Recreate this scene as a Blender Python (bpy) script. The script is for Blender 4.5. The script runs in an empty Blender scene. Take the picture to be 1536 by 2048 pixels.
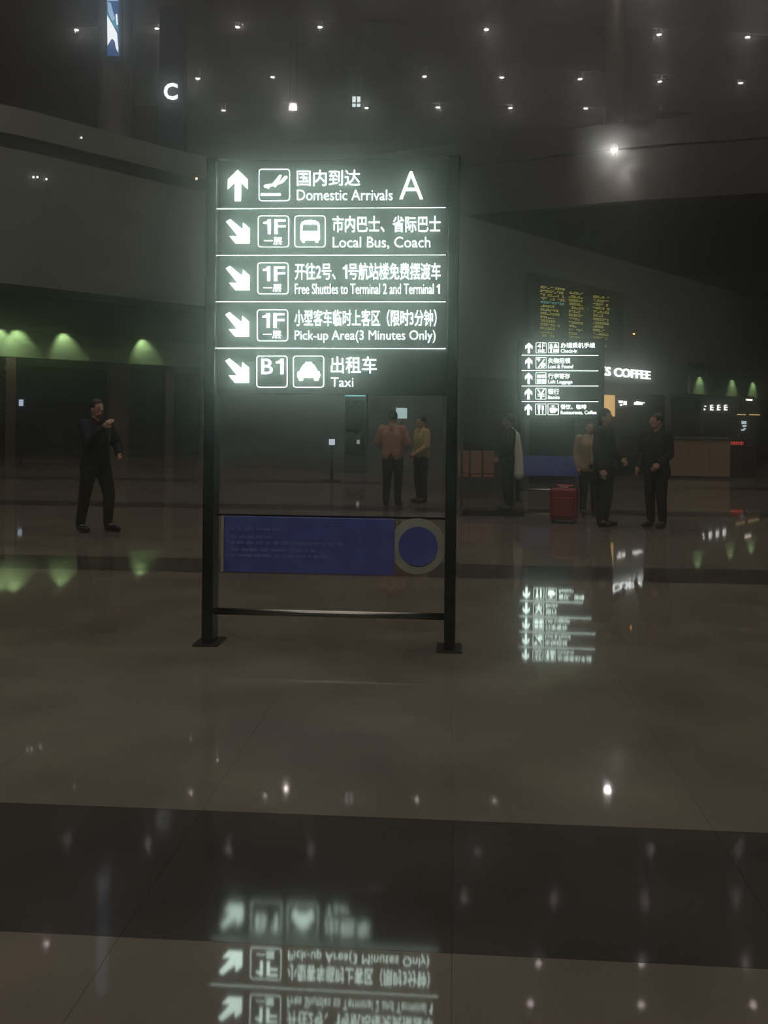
import bpy, bmesh, math, random
from mathutils import Vector, Matrix

SC = bpy.context.scene
COL = SC.collection
random.seed(7)

# ------------------------------------------------------------------ camera
FPX, CX, CY = 2000.0, 768.0, 838.0          # focal length in pixels, principal point (horizon row)
EYE, YAW, ROLL = 1.57, math.radians(4.2), math.radians(0.6)
cam_data = bpy.data.cameras.new("camera")
cam_data.sensor_fit = 'VERTICAL'
cam_data.sensor_height = 36.0
cam_data.lens = 36.0 * FPX / 2048.0
cam_data.shift_y = -(1024.0 - CY) / 2048.0
cam_data.clip_end = 500.0
cam = bpy.data.objects.new("camera", cam_data)
COL.objects.link(cam)
cam.matrix_world = (Matrix.Translation((0, 0, EYE)) @ Matrix.Rotation(YAW, 4, 'Z')
                    @ Matrix.Rotation(math.pi / 2, 4, 'X') @ Matrix.Rotation(ROLL, 4, 'Z'))
SC.camera = cam

# ------------------------------------------------------------------ world: night hall, haze added to imitate lens glow round the lit signs
HAZE_DENSITY, HAZE_G = 0.024, 0.96
w = bpy.data.worlds.new("glow_haze_air")
SC.world = w
w.use_nodes = True
wn, wl = w.node_tree.nodes, w.node_tree.links
wn.clear()
wo = wn.new('ShaderNodeOutputWorld')
bg = wn.new('ShaderNodeBackground')
bg.inputs['Color'].default_value = (0, 0, 0, 1)
vs = wn.new('ShaderNodeVolumeScatter')
vs.inputs['Color'].default_value = (0.93, 1.0, 0.95, 1)
vs.inputs['Density'].default_value = HAZE_DENSITY
vs.inputs['Anisotropy'].default_value = HAZE_G
wl.new(bg.outputs[0], wo.inputs['Surface'])
wl.new(vs.outputs[0], wo.inputs['Volume'])

# ------------------------------------------------------------------ large lights: added fills for the hall, the blue board and the ceiling
def area(name, loc, rot, sx, sy, power, col):
    l = bpy.data.lights.new(name, 'AREA')
    l.shape = 'RECTANGLE'
    l.size, l.size_y, l.energy, l.color = sx, sy, power, col
    o = bpy.data.objects.new(name, l)
    o.location, o.rotation_euler = loc, rot
    COL.objects.link(o)
    return o

area("hall_ceiling_fill", (-2, 15, 31), (0, 0, 0), 60, 36, 6900, (1.0, 0.90, 0.76))  # broad unseen fill standing in for the ceiling lamps
area("rear_hall_fill", (-4, -24, 28), (math.radians(35), 0, 0), 50, 20, 3700, (1.0, 0.93, 0.84))  # added fill that brightens the blue board from the front
area("added_ceiling_uplight", (-4, 68, 12.5), (math.pi, 0, 0), 90, 44, 650, (1.0, 0.84, 0.76))  # added unseen lamp that brightens the ceiling from below

SC.view_settings.view_transform = 'Standard'
SC.view_settings.look = 'None'
SC.view_settings.gamma = 1.0
SC.view_settings.use_curve_mapping = False
SC.view_settings.exposure = 0.0
SC.cycles.use_denoising = True
SC.cycles.adaptive_threshold = 0.05
SC.cycles.use_light_tree = False
SC.cycles.volume_bounces = 1
SC.cycles.filter_width = 1.1
SC.cycles.max_bounces = 4
SC.cycles.diffuse_bounces = 2
SC.cycles.glossy_bounces = 3
SC.cycles.transmission_bounces = 4
SC.cycles.transparent_max_bounces = 6

# ------------------------------------------------------------------ measuring helpers (pixel + distance -> place in the hall)
FWD = Vector((-math.sin(YAW), math.cos(YAW), 0))
RGT = Vector((math.cos(YAW), math.sin(YAW), 0))
UPV = Vector((0, 0, 1))
R2 = RGT * math.cos(ROLL) + UPV * math.sin(ROLL)
U2 = -RGT * math.sin(ROLL) + UPV * math.cos(ROLL)
CAM = Vector((0, 0, EYE))

def ray(px, py):
    return FWD + R2 * ((px - CX) / FPX) + U2 * ((CY - py) / FPX)
def at(px, py, d):
    return CAM + ray(px, py) * d
def on_y(px, py, Y):
    v = ray(px, py)
    return CAM + v * (Y / v.y)
def on_floor(px, py):
    v = ray(px, py)
    return CAM - v * (EYE / v.z)

# ------------------------------------------------------------------ materials
MATS = {}
def mat(name, col, rough=0.6, metal=0.0, var=0.12, scale=12.0, emit=None, strength=0.0, bump=0.0, spec=0.5):
    if name in MATS:
        return MATS[name]
    m = bpy.data.materials.new(name)
    m.use_nodes = True
    nt = m.node_tree
    b = nt.nodes['Principled BSDF']
    tc = nt.nodes.new('ShaderNodeTexCoord')
    nz = nt.nodes.new('ShaderNodeTexNoise')
    nz.inputs['Scale'].default_value = scale
    nz.inputs['Detail'].default_value = 5
    nt.links.new(tc.outputs['Object'], nz.inputs['Vector'])
    rp = nt.nodes.new('ShaderNodeValToRGB')
    lo = tuple(max(0, c * (1 - var)) for c in col) + (1,)
    hi = tuple(min(1, c * (1 + var)) for c in col) + (1,)
    rp.color_ramp.elements[0].color = lo
    rp.color_ramp.elements[1].color = hi
    rp.color_ramp.elements[0].position = 0.3
    rp.color_ramp.elements[1].position = 0.7
    nt.links.new(nz.outputs['Fac'], rp.inputs['Fac'])
    nt.links.new(rp.outputs['Color'], b.inputs['Base Color'])
    b.inputs['Roughness'].default_value = rough
    b.inputs['Metallic'].default_value = metal
    b.inputs['Specular IOR Level'].default_value = spec
    if emit:
        b.inputs['Emission Color'].default_value = (*emit, 1)
        b.inputs['Emission Strength'].default_value = strength
    if bump:
        bp = nt.nodes.new('ShaderNodeBump')
        bp.inputs['Strength'].default_value = bump
        bp.inputs['Distance'].default_value = 0.01
        nt.links.new(nz.outputs['Fac'], bp.inputs['Height'])
        nt.links.new(bp.outputs[0], b.inputs['Normal'])
    MATS[name] = m
    return m

def granite(name, c0, c1, rough, spec=0.5):
    m = bpy.data.materials.new(name)
    m.use_nodes = True
    nt = m.node_tree
    b = nt.nodes['Principled BSDF']
    tc = nt.nodes.new('ShaderNodeTexCoord')
    v = nt.nodes.new('ShaderNodeTexVoronoi')
    v.inputs['Scale'].default_value = 90
    n = nt.nodes.new('ShaderNodeTexNoise')
    n.inputs['Scale'].default_value = 1.3
    n.inputs['Detail'].default_value = 8
    geo = nt.nodes.new('ShaderNodeNewGeometry')
    nt.links.new(geo.outputs['Position'], v.inputs['Vector'])
    nt.links.new(geo.outputs['Position'], n.inputs['Vector'])
    mx = nt.nodes.new('ShaderNodeMath')
    mx.operation = 'MULTIPLY_ADD'
    mx.inputs[1].default_value = 0.12
    nt.links.new(v.outputs['Color'], mx.inputs[0])
    nt.links.new(n.outputs['Fac'], mx.inputs[2])
    rp = nt.nodes.new('ShaderNodeValToRGB')
    rp.color_ramp.elements[0].position = 0.3
    rp.color_ramp.elements[1].position = 0.8
    rp.color_ramp.elements[0].color = (*c0, 1)
    rp.color_ramp.elements[1].color = (*c1, 1)
    nt.links.new(mx.outputs[0], rp.inputs['Fac'])
    nt.links.new(rp.outputs['Color'], b.inputs['Base Color'])
    b.inputs['Roughness'].default_value = rough
    b.inputs['Specular IOR Level'].default_value = spec
    MATS[name] = m
    return m

def emit_mat(name, col, strength):
    return mat(name, col, 0.4, var=0.02, emit=col, strength=strength)

STONE = granite("polished_light_granite", (0.10, 0.088, 0.072), (0.175, 0.152, 0.125), 0.035, 0.14)
STONE_DARK = granite("polished_dark_granite", (0.036, 0.032, 0.030), (0.068, 0.060, 0.056), 0.062, 0.08)
GROUT = mat("warm_grout", (0.09, 0.08, 0.066), 0.5)
SIGN_LIT = emit_mat("lit_white_acrylic", (0.76, 1.0, 0.88), 15.0)
SIGN_LIT_FAR = emit_mat("lit_white_acrylic_dimmer", (0.76, 1.0, 0.88), 5.5)
SIGN_FACE = mat("dark_sign_face", (0.030, 0.038, 0.040), 0.45, var=0.05, scale=4)
POST = mat("dark_painted_steel", (0.028, 0.027, 0.028), 0.35, 0.6)
STEEL = mat("brushed_steel", (0.45, 0.44, 0.42), 0.28, 1.0, scale=60)
BOARD_BLUE = mat("navy_blue_board", (0.10, 0.12, 0.42), 0.4, var=0.2, scale=6)
BOARD_INK = mat("faded_pale_print", (0.16, 0.19, 0.46), 0.5)
BOARD_GREY = mat("frosted_grey_disc", (0.40, 0.43, 0.34), 0.5)
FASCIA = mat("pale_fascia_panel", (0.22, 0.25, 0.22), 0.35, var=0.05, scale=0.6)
FASCIA_DIM = mat("dim_fascia_panel", (0.036, 0.027, 0.026), 0.4, var=0.08, scale=0.6)  # darker fascia copy, the weaker light at right put into its colour
GROOVE = mat("shadow_gap_black", (0.02, 0.018, 0.018), 0.7)
CEIL = mat("dark_red_ceiling_panel", (0.20, 0.115, 0.095), 0.6, var=0.1, scale=0.3)
WALL_GREY = mat("grey_wall_panel", (0.12, 0.125, 0.115), 0.5, var=0.1, scale=0.7)
WALL_DARK = mat("dark_wall_panel", (0.045, 0.042, 0.045), 0.5, var=0.15, scale=0.7)
FRIEZE = mat("pale_green_frieze", (0.22, 0.30, 0.19), 0.6, var=0.06, scale=3)
COLUMN_BROWN = mat("brown_stone_column", (0.085, 0.055, 0.045), 0.5, var=0.15, scale=2)
SHOP_GLASS = mat("dark_shop_glass", (0.012, 0.013, 0.016), 0.12, var=0.1)
HOUSING = mat("black_lamp_housing", (0.02, 0.02, 0.02), 0.5)
LAMP = emit_mat("downlight_lens", (1.0, 0.95, 0.88), 68.0)
LAMP_DIM = emit_mat("dim_downlight_lens", (1.0, 0.85, 0.70), 14.0)
LAMP_SMALL = emit_mat("small_spot_lens", (1.0, 0.86, 0.66), 16.0)

# ------------------------------------------------------------------ object helpers
def link(name, me, parent=None, m=None):
    o = bpy.data.objects.new(name, me)
    COL.objects.link(o)
    if parent is not None:
        o.parent = parent
    if m is not None and me is not None:
        me.materials.append(m)
    return o

def tag(o, label=None, cat=None, group=None, kind=None):
    if label: o["label"] = label
    if cat: o["category"] = cat
    if group: o["group"] = group
    if kind: o["kind"] = kind
    return o

def thing(name, loc, label, cat, group=None, rz=0.0):
    o = bpy.data.objects.new(name, None)
    o.empty_display_size = 0.2
    COL.objects.link(o)
    o.location = loc
    o.rotation_euler = (0, 0, rz)
    return tag(o, label, cat, group)

class MB:
    """collects shapes for one mesh"""
    def __init__(self, origin=(0, 0, 0)):
        self.bm = bmesh.new()
        self.o = Vector(origin)
    def box(self, lo, hi):
        lo, hi = Vector(lo) - self.o, Vector(hi) - self.o
        vs_ = [self.bm.verts.new((x, y, z)) for x in (lo.x, hi.x) for y in (lo.y, hi.y) for z in (lo.z, hi.z)]
        for f in ((0, 1, 3, 2), (4, 6, 7, 5), (0, 4, 5, 1), (2, 3, 7, 6), (0, 2, 6, 4), (1, 5, 7, 3)):
            self.bm.faces.new([vs_[i] for i in f])
        return self
    def hexa(self, pts):
        """eight corners: 4 near (ccw seen from front) then 4 far"""
        v = [self.bm.verts.new(Vector(p) - self.o) for p in pts]
        for f in ((0, 1, 2, 3), (7, 6, 5, 4), (0, 4, 5, 1), (1, 5, 6, 2), (2, 6, 7, 3), (3, 7, 4, 0)):
            self.bm.faces.new([v[i] for i in f])
        return self
    def prism(self, pts, vec):
        """polygon extruded along vec"""
        vec = Vector(vec)
        a = [self.bm.verts.new(Vector(p) - self.o) for p in pts]
        b = [self.bm.verts.new(Vector(p) + vec - self.o) for p in pts]
        n = len(a)
        self.bm.faces.new(a)
        self.bm.faces.new(b[::-1])
        for i in range(n):
            self.bm.faces.new((a[i], b[i], b[(i + 1) % n], a[(i + 1) % n]))
        return self
    def tube(self, p, q, r, r2=None, seg=12):
        p, q = Vector(p) - self.o, Vector(q) - self.o
        r2 = r if r2 is None else r2
        d = q - p
        m = Matrix.Translation((p + q) / 2) @ d.to_track_quat('Z', 'Y').to_matrix().to_4x4()
        bmesh.ops.create_cone(self.bm, cap_ends=True, segments=seg, radius1=r, radius2=r2, depth=d.length, matrix=m)
        return self
    def ball(self, c, r, sc=(1, 1, 1), sub=2, rot=None):
        m = Matrix.Translation(Vector(c) - self.o)
        if rot is not None:
            m = m @ rot
        m = m @ Matrix.Diagonal((*sc, 1))
        bmesh.ops.create_icosphere(self.bm, subdivisions=sub, radius=r, matrix=m)
        return self
    def capsule(self, p, r1, q, r2):
        self.ball(p, r1)
        self.ball(q, r2)
        self.tube(p, q, r1, r2, 14)
        return self
    def build(self, name, m, parent=None, bevel=0.0, smooth=False, recalc=True):
        if bevel:
            bmesh.ops.bevel(self.bm, geom=list(self.bm.edges), offset=bevel, segments=2, affect='EDGES', profile=0.5)
        if recalc:
            bmesh.ops.recalc_face_normals(self.bm, faces=list(self.bm.faces))
        me = bpy.data.meshes.new(name)
        self.bm.to_mesh(me)
        self.bm.free()
        if smooth:
            for p in me.polygons:
                p.use_smooth = True
        return link(name, me, parent, m)

def text_mesh(body, offset=0.0, extrude=0.0):
    cu = bpy.data.curves.new("lettering", 'FONT')
    cu.body = body
    cu.size = 1.0
    cu.offset = offset
    cu.resolution_u = 3
    o = bpy.data.objects.new("lettering", cu)
    COL.objects.link(o)
    dg = bpy.context.evaluated_depsgraph_get()
    me = bpy.data.meshes.new_from_object(o.evaluated_get(dg))
    bpy.data.objects.remove(o)
    bpy.data.curves.remove(cu)
    me.materials.clear()
    return me

def lettering(body, frame, origin, m, parent, offset=0.008, depth=0.012, name="lettering"):
    """frame: (lower-left corner, right vector, up vector, normal towards reader): text stretched to fill it"""
    ll, rv, uv, nv = frame
    me = text_mesh(body, offset)
    xs = [v.co.x for v in me.vertices]; ys = [v.co.y for v in me.vertices]
    x0, x1, y0, y1 = min(xs), max(xs), min(ys), max(ys)
    bm = bmesh.new()
    bm.from_mesh(me)
    for v in bm.verts:
        a = (v.co.x - x0) / (x1 - x0); b = (v.co.y - y0) / (y1 - y0)
        v.co = ll + rv * a + uv * b - Vector(origin)
    r = bmesh.ops.extrude_face_region(bm, geom=list(bm.faces))
    for e in r['geom']:
        if isinstance(e, bmesh.types.BMVert):
            e.co += nv * depth
    bm.to_mesh(me)
    bm.free()
    me.name = name
    return link(name, me, parent, m)

# ================================================================== STRUCTURE
# ---- floor: polished slabs, dark bands across every 7 m
floor = tag(MB().box((-60, -12, -0.3), (60, 120, -0.006)).build("floor", GROUT), "polished granite floor with dark bands across", None, None, "structure")
edges = []
y = 2.95 - 7.0 * 2
while y < 62:
    edges.append((y, y + 0.98, True))
    for i in range(6):
        edges.append((y + 0.98 + i * 6.02 / 6, y + 0.98 + (i + 1) * 6.02 / 6, False))
    y += 7.0
GAP = 0.0006
slab_cache = {}
def slab(x0, x1, y0, y1, dark, name="floor_slab"):
    key = (round(x1 - x0, 3), round(y1 - y0, 3), dark)
    if key not in slab_cache:
        mb = MB()
        hx, hy = (x1 - x0) / 2 - GAP, (y1 - y0) / 2 - GAP
        mb.box((-hx, -hy, -0.02), (hx, hy, 0.0))
        o = mb.build(name, STONE_DARK if dark else STONE, floor)
        slab_cache[key] = o.data
    else:
        o = link(name, slab_cache[key], floor)
    o.location = ((x0 + x1) / 2, (y0 + y1) / 2, 0)
for (y0, y1, dark) in edges:
    if 1.5 < y0 < 16.5:
        xa = math.floor(-0.467 * y1 - 1.0); xb = math.ceil(0.306 * y1 + 1.0)
        for i in range(xa, xb):
            slab(i, i + 1.0, y0, y1, dark)
        slab(-60, xa, y0, y1, dark)
        slab(xb, 60, y0, y1, dark)
    else:
        slab(-60, 60, y0, y1, dark)

# ---- ceiling lamps positions (rows across the hall) and the ceiling above them
ROWS = [
    ("top row of the photo", 76.6, [(153, 58), (314, 55), (475, 52), (640, 52), (807, 57), (973, 57), (1145, 65), (1318, 67), (1495, 72)], {4, 6}),
    ("second row from the top", 82.5, [(396, 155), (545, 152), (696, 153), (849, 151), (1004, 153), (1160, 156), (1320, 161), (1481, 164)], {2}),
    ("third row, lowest and farthest", 87.0, [(447, 219), (733, 214), (876, 213), (1021, 214), (1171, 215), (1321, 220)], {4 + 1}),
]
def zc(x, y_):
    d = max(0.0, y_ - 70.0)
    e = min(d, 17.0)
    return 33.05 - 0.06 * e - 0.0094 * e * e - 0.38 * (d - e) - 0.0011 * (x + 16) ** 2
ceil = thing("ceiling", (0, 0, 31), "dark reddish hall ceiling studded with downlights", None)
tag(ceil, kind="structure")
ye = [-12, 10, 30, 44, 50.5, 57.5, 63.5, 70.0, 76.6, 82.5, 87.0, 92, 98, 106, 118]
for a, b in zip(ye[:-1], ye[1:]):
    mb = MB((0, 0, 31))
    xs = [-70 + i * 10 for i in range(15)]
    for x0, x1 in zip(xs[:-1], xs[1:]):
        g = 0.10
        p = [(x0, a + g, zc(x0, a)), (x1, a + g, zc(x1, a)), (x1, b - g, zc(x1, b)), (x0, b - g, zc(x0, b))]
        mb.hexa(p + [(u[0], u[1], u[2] + 0.25) for u in p])
    bmesh.ops.remove_doubles(mb.bm, verts=mb.bm.verts, dist=0.001)
    mb.build("ceiling_panel", CEIL, ceil)
mb = MB((0, 0, 31))
mb.box((-70, -12, 33.2), (70, 118, 33.4)); mb.build("ceiling_backing", GROOVE, ceil)
tag(MB().box((-70, 117, 0), (70, 117.5, 33)).build("wall_back", WALL_DARK), "dark far end wall of the hall", None, None, "structure")

# ---- curved mezzanine around the hall
RING = [(-1100, 24), (-500, 28), (0, 32), (200, 34.7), (420, 38.2), (560, 38.8), (700, 38), (900, 36.1), (1225, 33.4), (1536, 31.8), (2000, 29.5), (2600, 25)]
def ring_pts(p0, p1, n=48):
    out = []
    for i in range(n + 1):
        px = p0 + (p1 - p0) * i / n
        k = 0
        while k < len(RING) - 2 and px > RING[k + 1][0]:
            k += 1
        (xa, da), (xb, db) = RING[k], RING[k + 1]
        t = (px - xa) / (xb - xa)
        pa = RING[max(0, k - 1)]; pb = RING[min(len(RING) - 1, k + 2)]
        ma = (db - pa[1]) / (xb - pa[0]) * (xb - xa)
        mb_ = (pb[1] - da) / (pb[0] - xa) * (xb - xa)
        d = (2*t**3-3*t**2+1)*da + (t**3-2*t**2+t)*ma + (-2*t**3+3*t**2)*db + (t**3-t**2)*mb_
        q = at(px, CY, d)
        out.append(Vector((q.x, q.y, 0)))
    return out
def sweep(name, pts, prof, m, parent=None):
    """closed profile [(offset away from the hall, height)] along a plan line"""
    bm = bmesh.new()
    rings = []
    for q in pts:
        n = Vector((q.x, q.y - 6.0, 0)).normalized()
        rings.append([bm.verts.new((q.x + n.x * o_, q.y + n.y * o_, z_)) for o_, z_ in prof])
    k = len(prof)
    for a, b in zip(rings[:-1], rings[1:]):
        for i in range(k):
            bm.faces.new((a[i], b[i], b[(i + 1) % k], a[(i + 1) % k]))
    bm.faces.new(rings[0]); bm.faces.new(rings[-1][::-1])
    bmesh.ops.recalc_face_normals(bm, faces=list(bm.faces))
    me = bpy.data.meshes.new(name)
    bm.to_mesh(me); bm.free()
    return link(name, me, parent, m)
full = ring_pts(-1100, 2600, 90)
left = ring_pts(-1100, 640, 50)
right = ring_pts(640, 2600, 50)
S_ = "structure"
wl_ = tag(sweep("wall_left", left, [(0.0, 10.15), (0.06, 5.8), (8.0, 5.8), (8.0, 6.0), (0.7, 6.2), (0.4, 10.15)], FASCIA),
    "broad pale curved mezzanine fascia on the left", None, None, S_)
sweep("parapet_band", left, [(0.0, 10.62), (0.0, 11.5), (0.3, 11.5), (0.3, 10.62)], FASCIA, wl_)
sweep("shadow_gap", left, [(0.22, 10.1), (0.22, 10.7), (0.4, 10.7), (0.4, 10.1)], GROOVE, wl_)
wr_ = tag(sweep("wall_right", right, [(0.0, 10.62), (0.0, 8.9), (0.5, 8.9), (0.5, 10.62)], FASCIA_DIM),
    "mezzanine fascia on the right, darkened in colour for weaker light", None, None, S_)
sweep("parapet_band", right, [(-0.08, 10.66), (-0.08, 11.5), (0.3, 11.5), (0.3, 10.66)], FASCIA_DIM, wr_)
tag(sweep("trim_1", full, [(0.5, 11.15), (0.5, 11.35), (34, 11.35), (34, 11.15)], WALL_DARK),
    "upper floor slab behind the mezzanine parapet", None, None, S_)
# ground-floor wall under the left mezzanine, with a pale frieze and dark shopfronts
lw = ring_pts(-1100, 470, 40)
wg_ = tag(sweep("wall_front", lw, [(2.5, -0.05), (2.5, 5.85), (2.9, 5.85), (2.9, -0.05)], WALL_DARK),
    "dark shopfront wall under the left mezzanine", None, None, S_)
sweep("frieze_band", lw, [(2.3, 3.58), (2.3, 4.52), (2.5, 4.52), (2.5, 3.58)], FRIEZE, wg_)
def ring_at(px, off):
    q = ring_pts(px, px + 1, 1)[0]
    n = Vector((q.x, q.y - 6.0, 0)).normalized()
    return q + n * off, n
for px in (-60, 33, 245, 345, 412):
    q, n = ring_at(px, 2.28)
    t = Vector((-n.y, n.x, 0))
    wdt = 0.36 if px == 245 else 0.16
    MB().hexa([q + t * wdt - UPV * 0.0, q - t * wdt, q - t * wdt + UPV * 3.56, q + t * wdt + UPV * 3.56] +
              [v + n * 0.25 for v in (q + t * wdt, q - t * wdt, q - t * wdt + UPV * 3.56, q + t * wdt + UPV * 3.56)]).build("pilaster", COLUMN_BROWN, wg_)
i = 0
for pa, pb in ((-52, 26), (40, 222), (268, 336), (354, 405)):
    i += 1
    qa, na = ring_at(pa, 2.42); qb, nb = ring_at(pb, 2.42)
    g = [qa + UPV * 0.15, qb + UPV * 0.15, qb + UPV * 3.3, qa + UPV * 3.3]
    o = MB().hexa(g + [v + (na + nb) * 0.03 for v in g]).build("window_%d" % i, SHOP_GLASS)
    tag(o, "dark shop window under the left mezzanine, %s from the left" % ("first", "second", "third", "fourth")[i - 1], None, None, S_)
# middle wall seen through the sign, right shop wall
a, b = at(415, CY, 41), at(960, CY, 37)
def wall_piece(name, A, B, z0, z1, th, m, parent=None):
    A, B = Vector((A.x, A.y, 0)), Vector((B.x, B.y, 0))
    d = (B - A).normalized(); n = Vector((-d.y, d.x, 0))
    p = [A + UPV * z0, B + UPV * z0, B + UPV * z1, A + UPV * z1]
    return MB().hexa(p + [v + n * th for v in p]).build(name, m, parent)
tag(wall_piece("wall_centre", a, b, -0.05, 8.0, 0.3, WALL_GREY), "dim grey wall behind the large lit sign", None, None, S_)
WA, WB = at(912, CY, 21.5), at(1660, CY, 42.5)
WA.z = WB.z = 0
WD = (WB - WA).normalized(); WN = Vector((WD.y, -WD.x, 0))     # normal towards the hall
ws_ = tag(wall_piece("wall_shops", WA, WB, -0.05, 6.0, 0.35, WALL_GREY), "grey shop wall receding to the right behind the second sign", None, None, S_)
def on_wall(px, py, off=0.0):
    v = ray(px, py)
    p0 = WA + WN * off
    return CAM + v * ((p0 - CAM).dot(WN) / v.dot(WN))
def wall_quad(x0, y0, x1, y1, off):
    return [on_wall(x0, y1, off), on_wall(x1, y1, off), on_wall(x1, y0, off), on_wall(x0, y0, off)]
for k, (x0, x1) in enumerate(((1062, 1150), (1212, 1330), (1345, 1400), (1412, 1475), (1482, 1540))):
    q = wall_quad(x0, 792, x1, 800, 0.04)
    A_, B_ = q[0].copy(), q[1].copy()
    g = [Vector((A_.x, A_.y, 0.1)), Vector((B_.x, B_.y, 0.1)), Vector((B_.x, B_.y, 2.35)), Vector((A_.x, A_.y, 2.35))]
    o = MB().hexa(g + [v - WN * 0.06 for v in g]).build("window_%d" % (5 + k), SHOP_GLASS)
    tag(o, "dark shop window along the receding right wall, %s from the left" % ("first", "second", "third", "fourth", "fifth")[k], None, None, S_)
q = wall_quad(1380, 768, 1560, 797, 0.10)
z0f, z1f = q[0].z, q[3].z
A_, B_ = q[0], q[1]
g = [Vector((A_.x, A_.y, 2.45)), Vector((B_.x, B_.y, 2.45)), Vector((B_.x, B_.y, 3.0)), Vector((A_.x, A_.y, 3.0))]
MB().hexa(g + [v - WN * 0.09 for v in g]).build("frieze_band", FRIEZE, ws_)

# ================================================================== CEILING DOWNLIGHTS
ORD = ["first", "second", "third", "fourth", "fifth", "sixth", "seventh", "eighth", "ninth", "tenth", "eleventh", "twelfth"]
def disc_mesh(r, z0, z1, m):
    mb = MB(); mb.tube((0, 0, z0), (0, 0, z1), r, seg=14)
    o = mb.build("tmp", m)
    me = o.data
    bpy.data.objects.remove(o)
    return me
LENS = disc_mesh(0.155, -0.10, -0.06, LAMP); LENS_D = disc_mesh(0.155, -0.05, -0.02, LAMP_DIM)
mb = MB(); mb.tube((0, 0, -0.06), (0, 0, 0.75), 0.19, seg=14); _t = mb.build("tmp", HOUSING); HOUS = _t.data; bpy.data.objects.remove(_t)
mb = MB()
for k in range(20):
    a0, a1 = k * math.tau / 20, (k + 1) * math.tau / 20
    r0, r1, z0, z1 = 0.165, 0.215, -0.09, -0.03
    mb.hexa([(r0*math.cos(a0), r0*math.sin(a0), z0), (r1*math.cos(a0), r1*math.sin(a0), z0), (r1*math.cos(a1), r1*math.sin(a1), z0), (r0*math.cos(a1), r0*math.sin(a1), z0),
             (r0*math.cos(a0), r0*math.sin(a0), z1), (r1*math.cos(a0), r1*math.sin(a0), z1), (r1*math.cos(a1), r1*math.sin(a1), z1), (r0*math.cos(a1), r0*math.sin(a1), z1)])
_t = mb.build("tmp", HOUSING); RIM = _t.data; bpy.data.objects.remove(_t)
def downlight(p, label, group, dim=False):
    t = thing("ceiling_downlight", p, label, "ceiling light", group)
    link("housing", HOUS, t); link("rim", RIM, t); link("lens", LENS_D if dim else LENS, t)
    return t
for (rn, Y, pts, dims) in ROWS:
    for i, (px, py) in enumerate(pts):
        p = on_y(px, py, Y)
        downlight(p, "%s ceiling downlight, %s from the left in the %s" % ("dim" if i in dims else "bright", ORD[i], rn), "ceiling downlights in the " + rn, i in dims)
# rows above the frame, seen mirrored in the polished floor
for (rn, Y, x0, dx, idx) in (("first row above the frame", 70.0, 0.8, 6.2, (-4, -1, 0, 1, 2, 3)), ("second row above the frame", 61.8, 5.3, 6.2, (-5, -2, 0, 1, 2)), ("third row above the frame", 57.5, 4.5, 6.2, (-3, 0, 1, 2))):
    for n_, k in enumerate(idx):
        x = x0 + dx * k
        downlight((x, Y, 32.15 - 0.0009 * (x + 16) ** 2), "downlight mirrored in floor, %s from left in %s" % (ORD[n_], rn), "ceiling downlights in the " + rn, False)

# ================================================================== DIRECTORY SIGNS
class Face:
    """a sign face parallel to the hall's cross axis at distance Y; pixel positions on it"""
    def __init__(self, Y, root, origin, parent, lit=None):
        self.lit = lit or SIGN_LIT
        self.Y, self.origin, self.parent, self.root = Y, Vector(origin), parent, root
    def p(self, px, py):
        return on_y(px, py, self.Y)
    def poly(self, pts, name, m=None, depth=0.003):
        mb = MB(self.origin)
        for q in (pts if isinstance(pts[0][0], (tuple, list)) else [pts]):
            mb.prism([self.p(*v) for v in q], (0, -depth, 0))
        return mb.build(name, m or self.lit, self.parent)
    def text(self, s, x0, y0, x1, y1, offset=0.006):
        offset = 0.003 if offset >= 0.006 else -0.008
        ll, lr, ul = self.p(x0, y1), self.p(x1, y1), self.p(x0, y0)
        return lettering(s, (ll, lr - ll, ul - ll, Vector((0, -1, 0))), self.origin, self.lit, self.parent, offset, 0.003)
    def one(self, x0, y0, x1, y1):
        w_, h_ = x1 - x0, y1 - y0
        n = [(.62, 0), (1, 0), (1, 1), (.60, 1), (.60, .30), (0, .30), (0, .19), (.40, .14)]
        return self.poly([(x0 + u * w_, y0 + v * h_) for u, v in n], "lettering")
    def frame(self, x0, y0, x1, y1, r, t):
        """rounded square outline"""
        mb = MB(self.origin)
        cs = [(x1 - r, y0 + r, -90), (x1 - r, y1 - r, 0), (x0 + r, y1 - r, 90), (x0 + r, y0 + r, 180)]
        out, inn = [], []
        for cx, cy, a in cs:
            for k in range(5):
                th = math.radians(a + k * 22.5)
                out.append((cx + r * math.cos(th), cy + r * math.sin(th)))
                inn.append((cx + (r - t) * math.cos(th), cy + (r - t) * math.sin(th)))
        n = len(out)
        for i in range(n):
            j = (i + 1) % n
            mb.prism([self.p(*out[i]), self.p(*out[j]), self.p(*inn[j]), self.p(*inn[i])], (0, -0.003, 0))
        return mb.build("icon_frame", self.lit, self.parent)
    def up_arrow(self, x0, y0, x1, y1):
        w_, h_ = x1 - x0, y1 - y0; c = (x0 + x1) / 2
        pts = [(c, y0), (x1, y0 + .31*h_), (x1, y0 + .62*h_), (c + .155*w_, y0 + .40*h_), (c + .155*w_, y1), (c - .155*w_, y1), (c - .155*w_, y0 + .40*h_), (x0, y0 + .62*h_), (x0, y0 + .31*h_)]
        return self.poly(pts, "arrow")
    def diag_arrow(self, x0, y0, x1, y1):
        w_, h_ = x1 - x0, y1 - y0
        n = [(0, .10), (.17, 0), (.70, .42), (.72, .15), (1, .38), (1, 1), (.41, 1), (.14, .70), (.50, .70)]
        return self.poly([(x0 + u * w_, y0 + v * h_) for u, v in n], "arrow")

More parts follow.
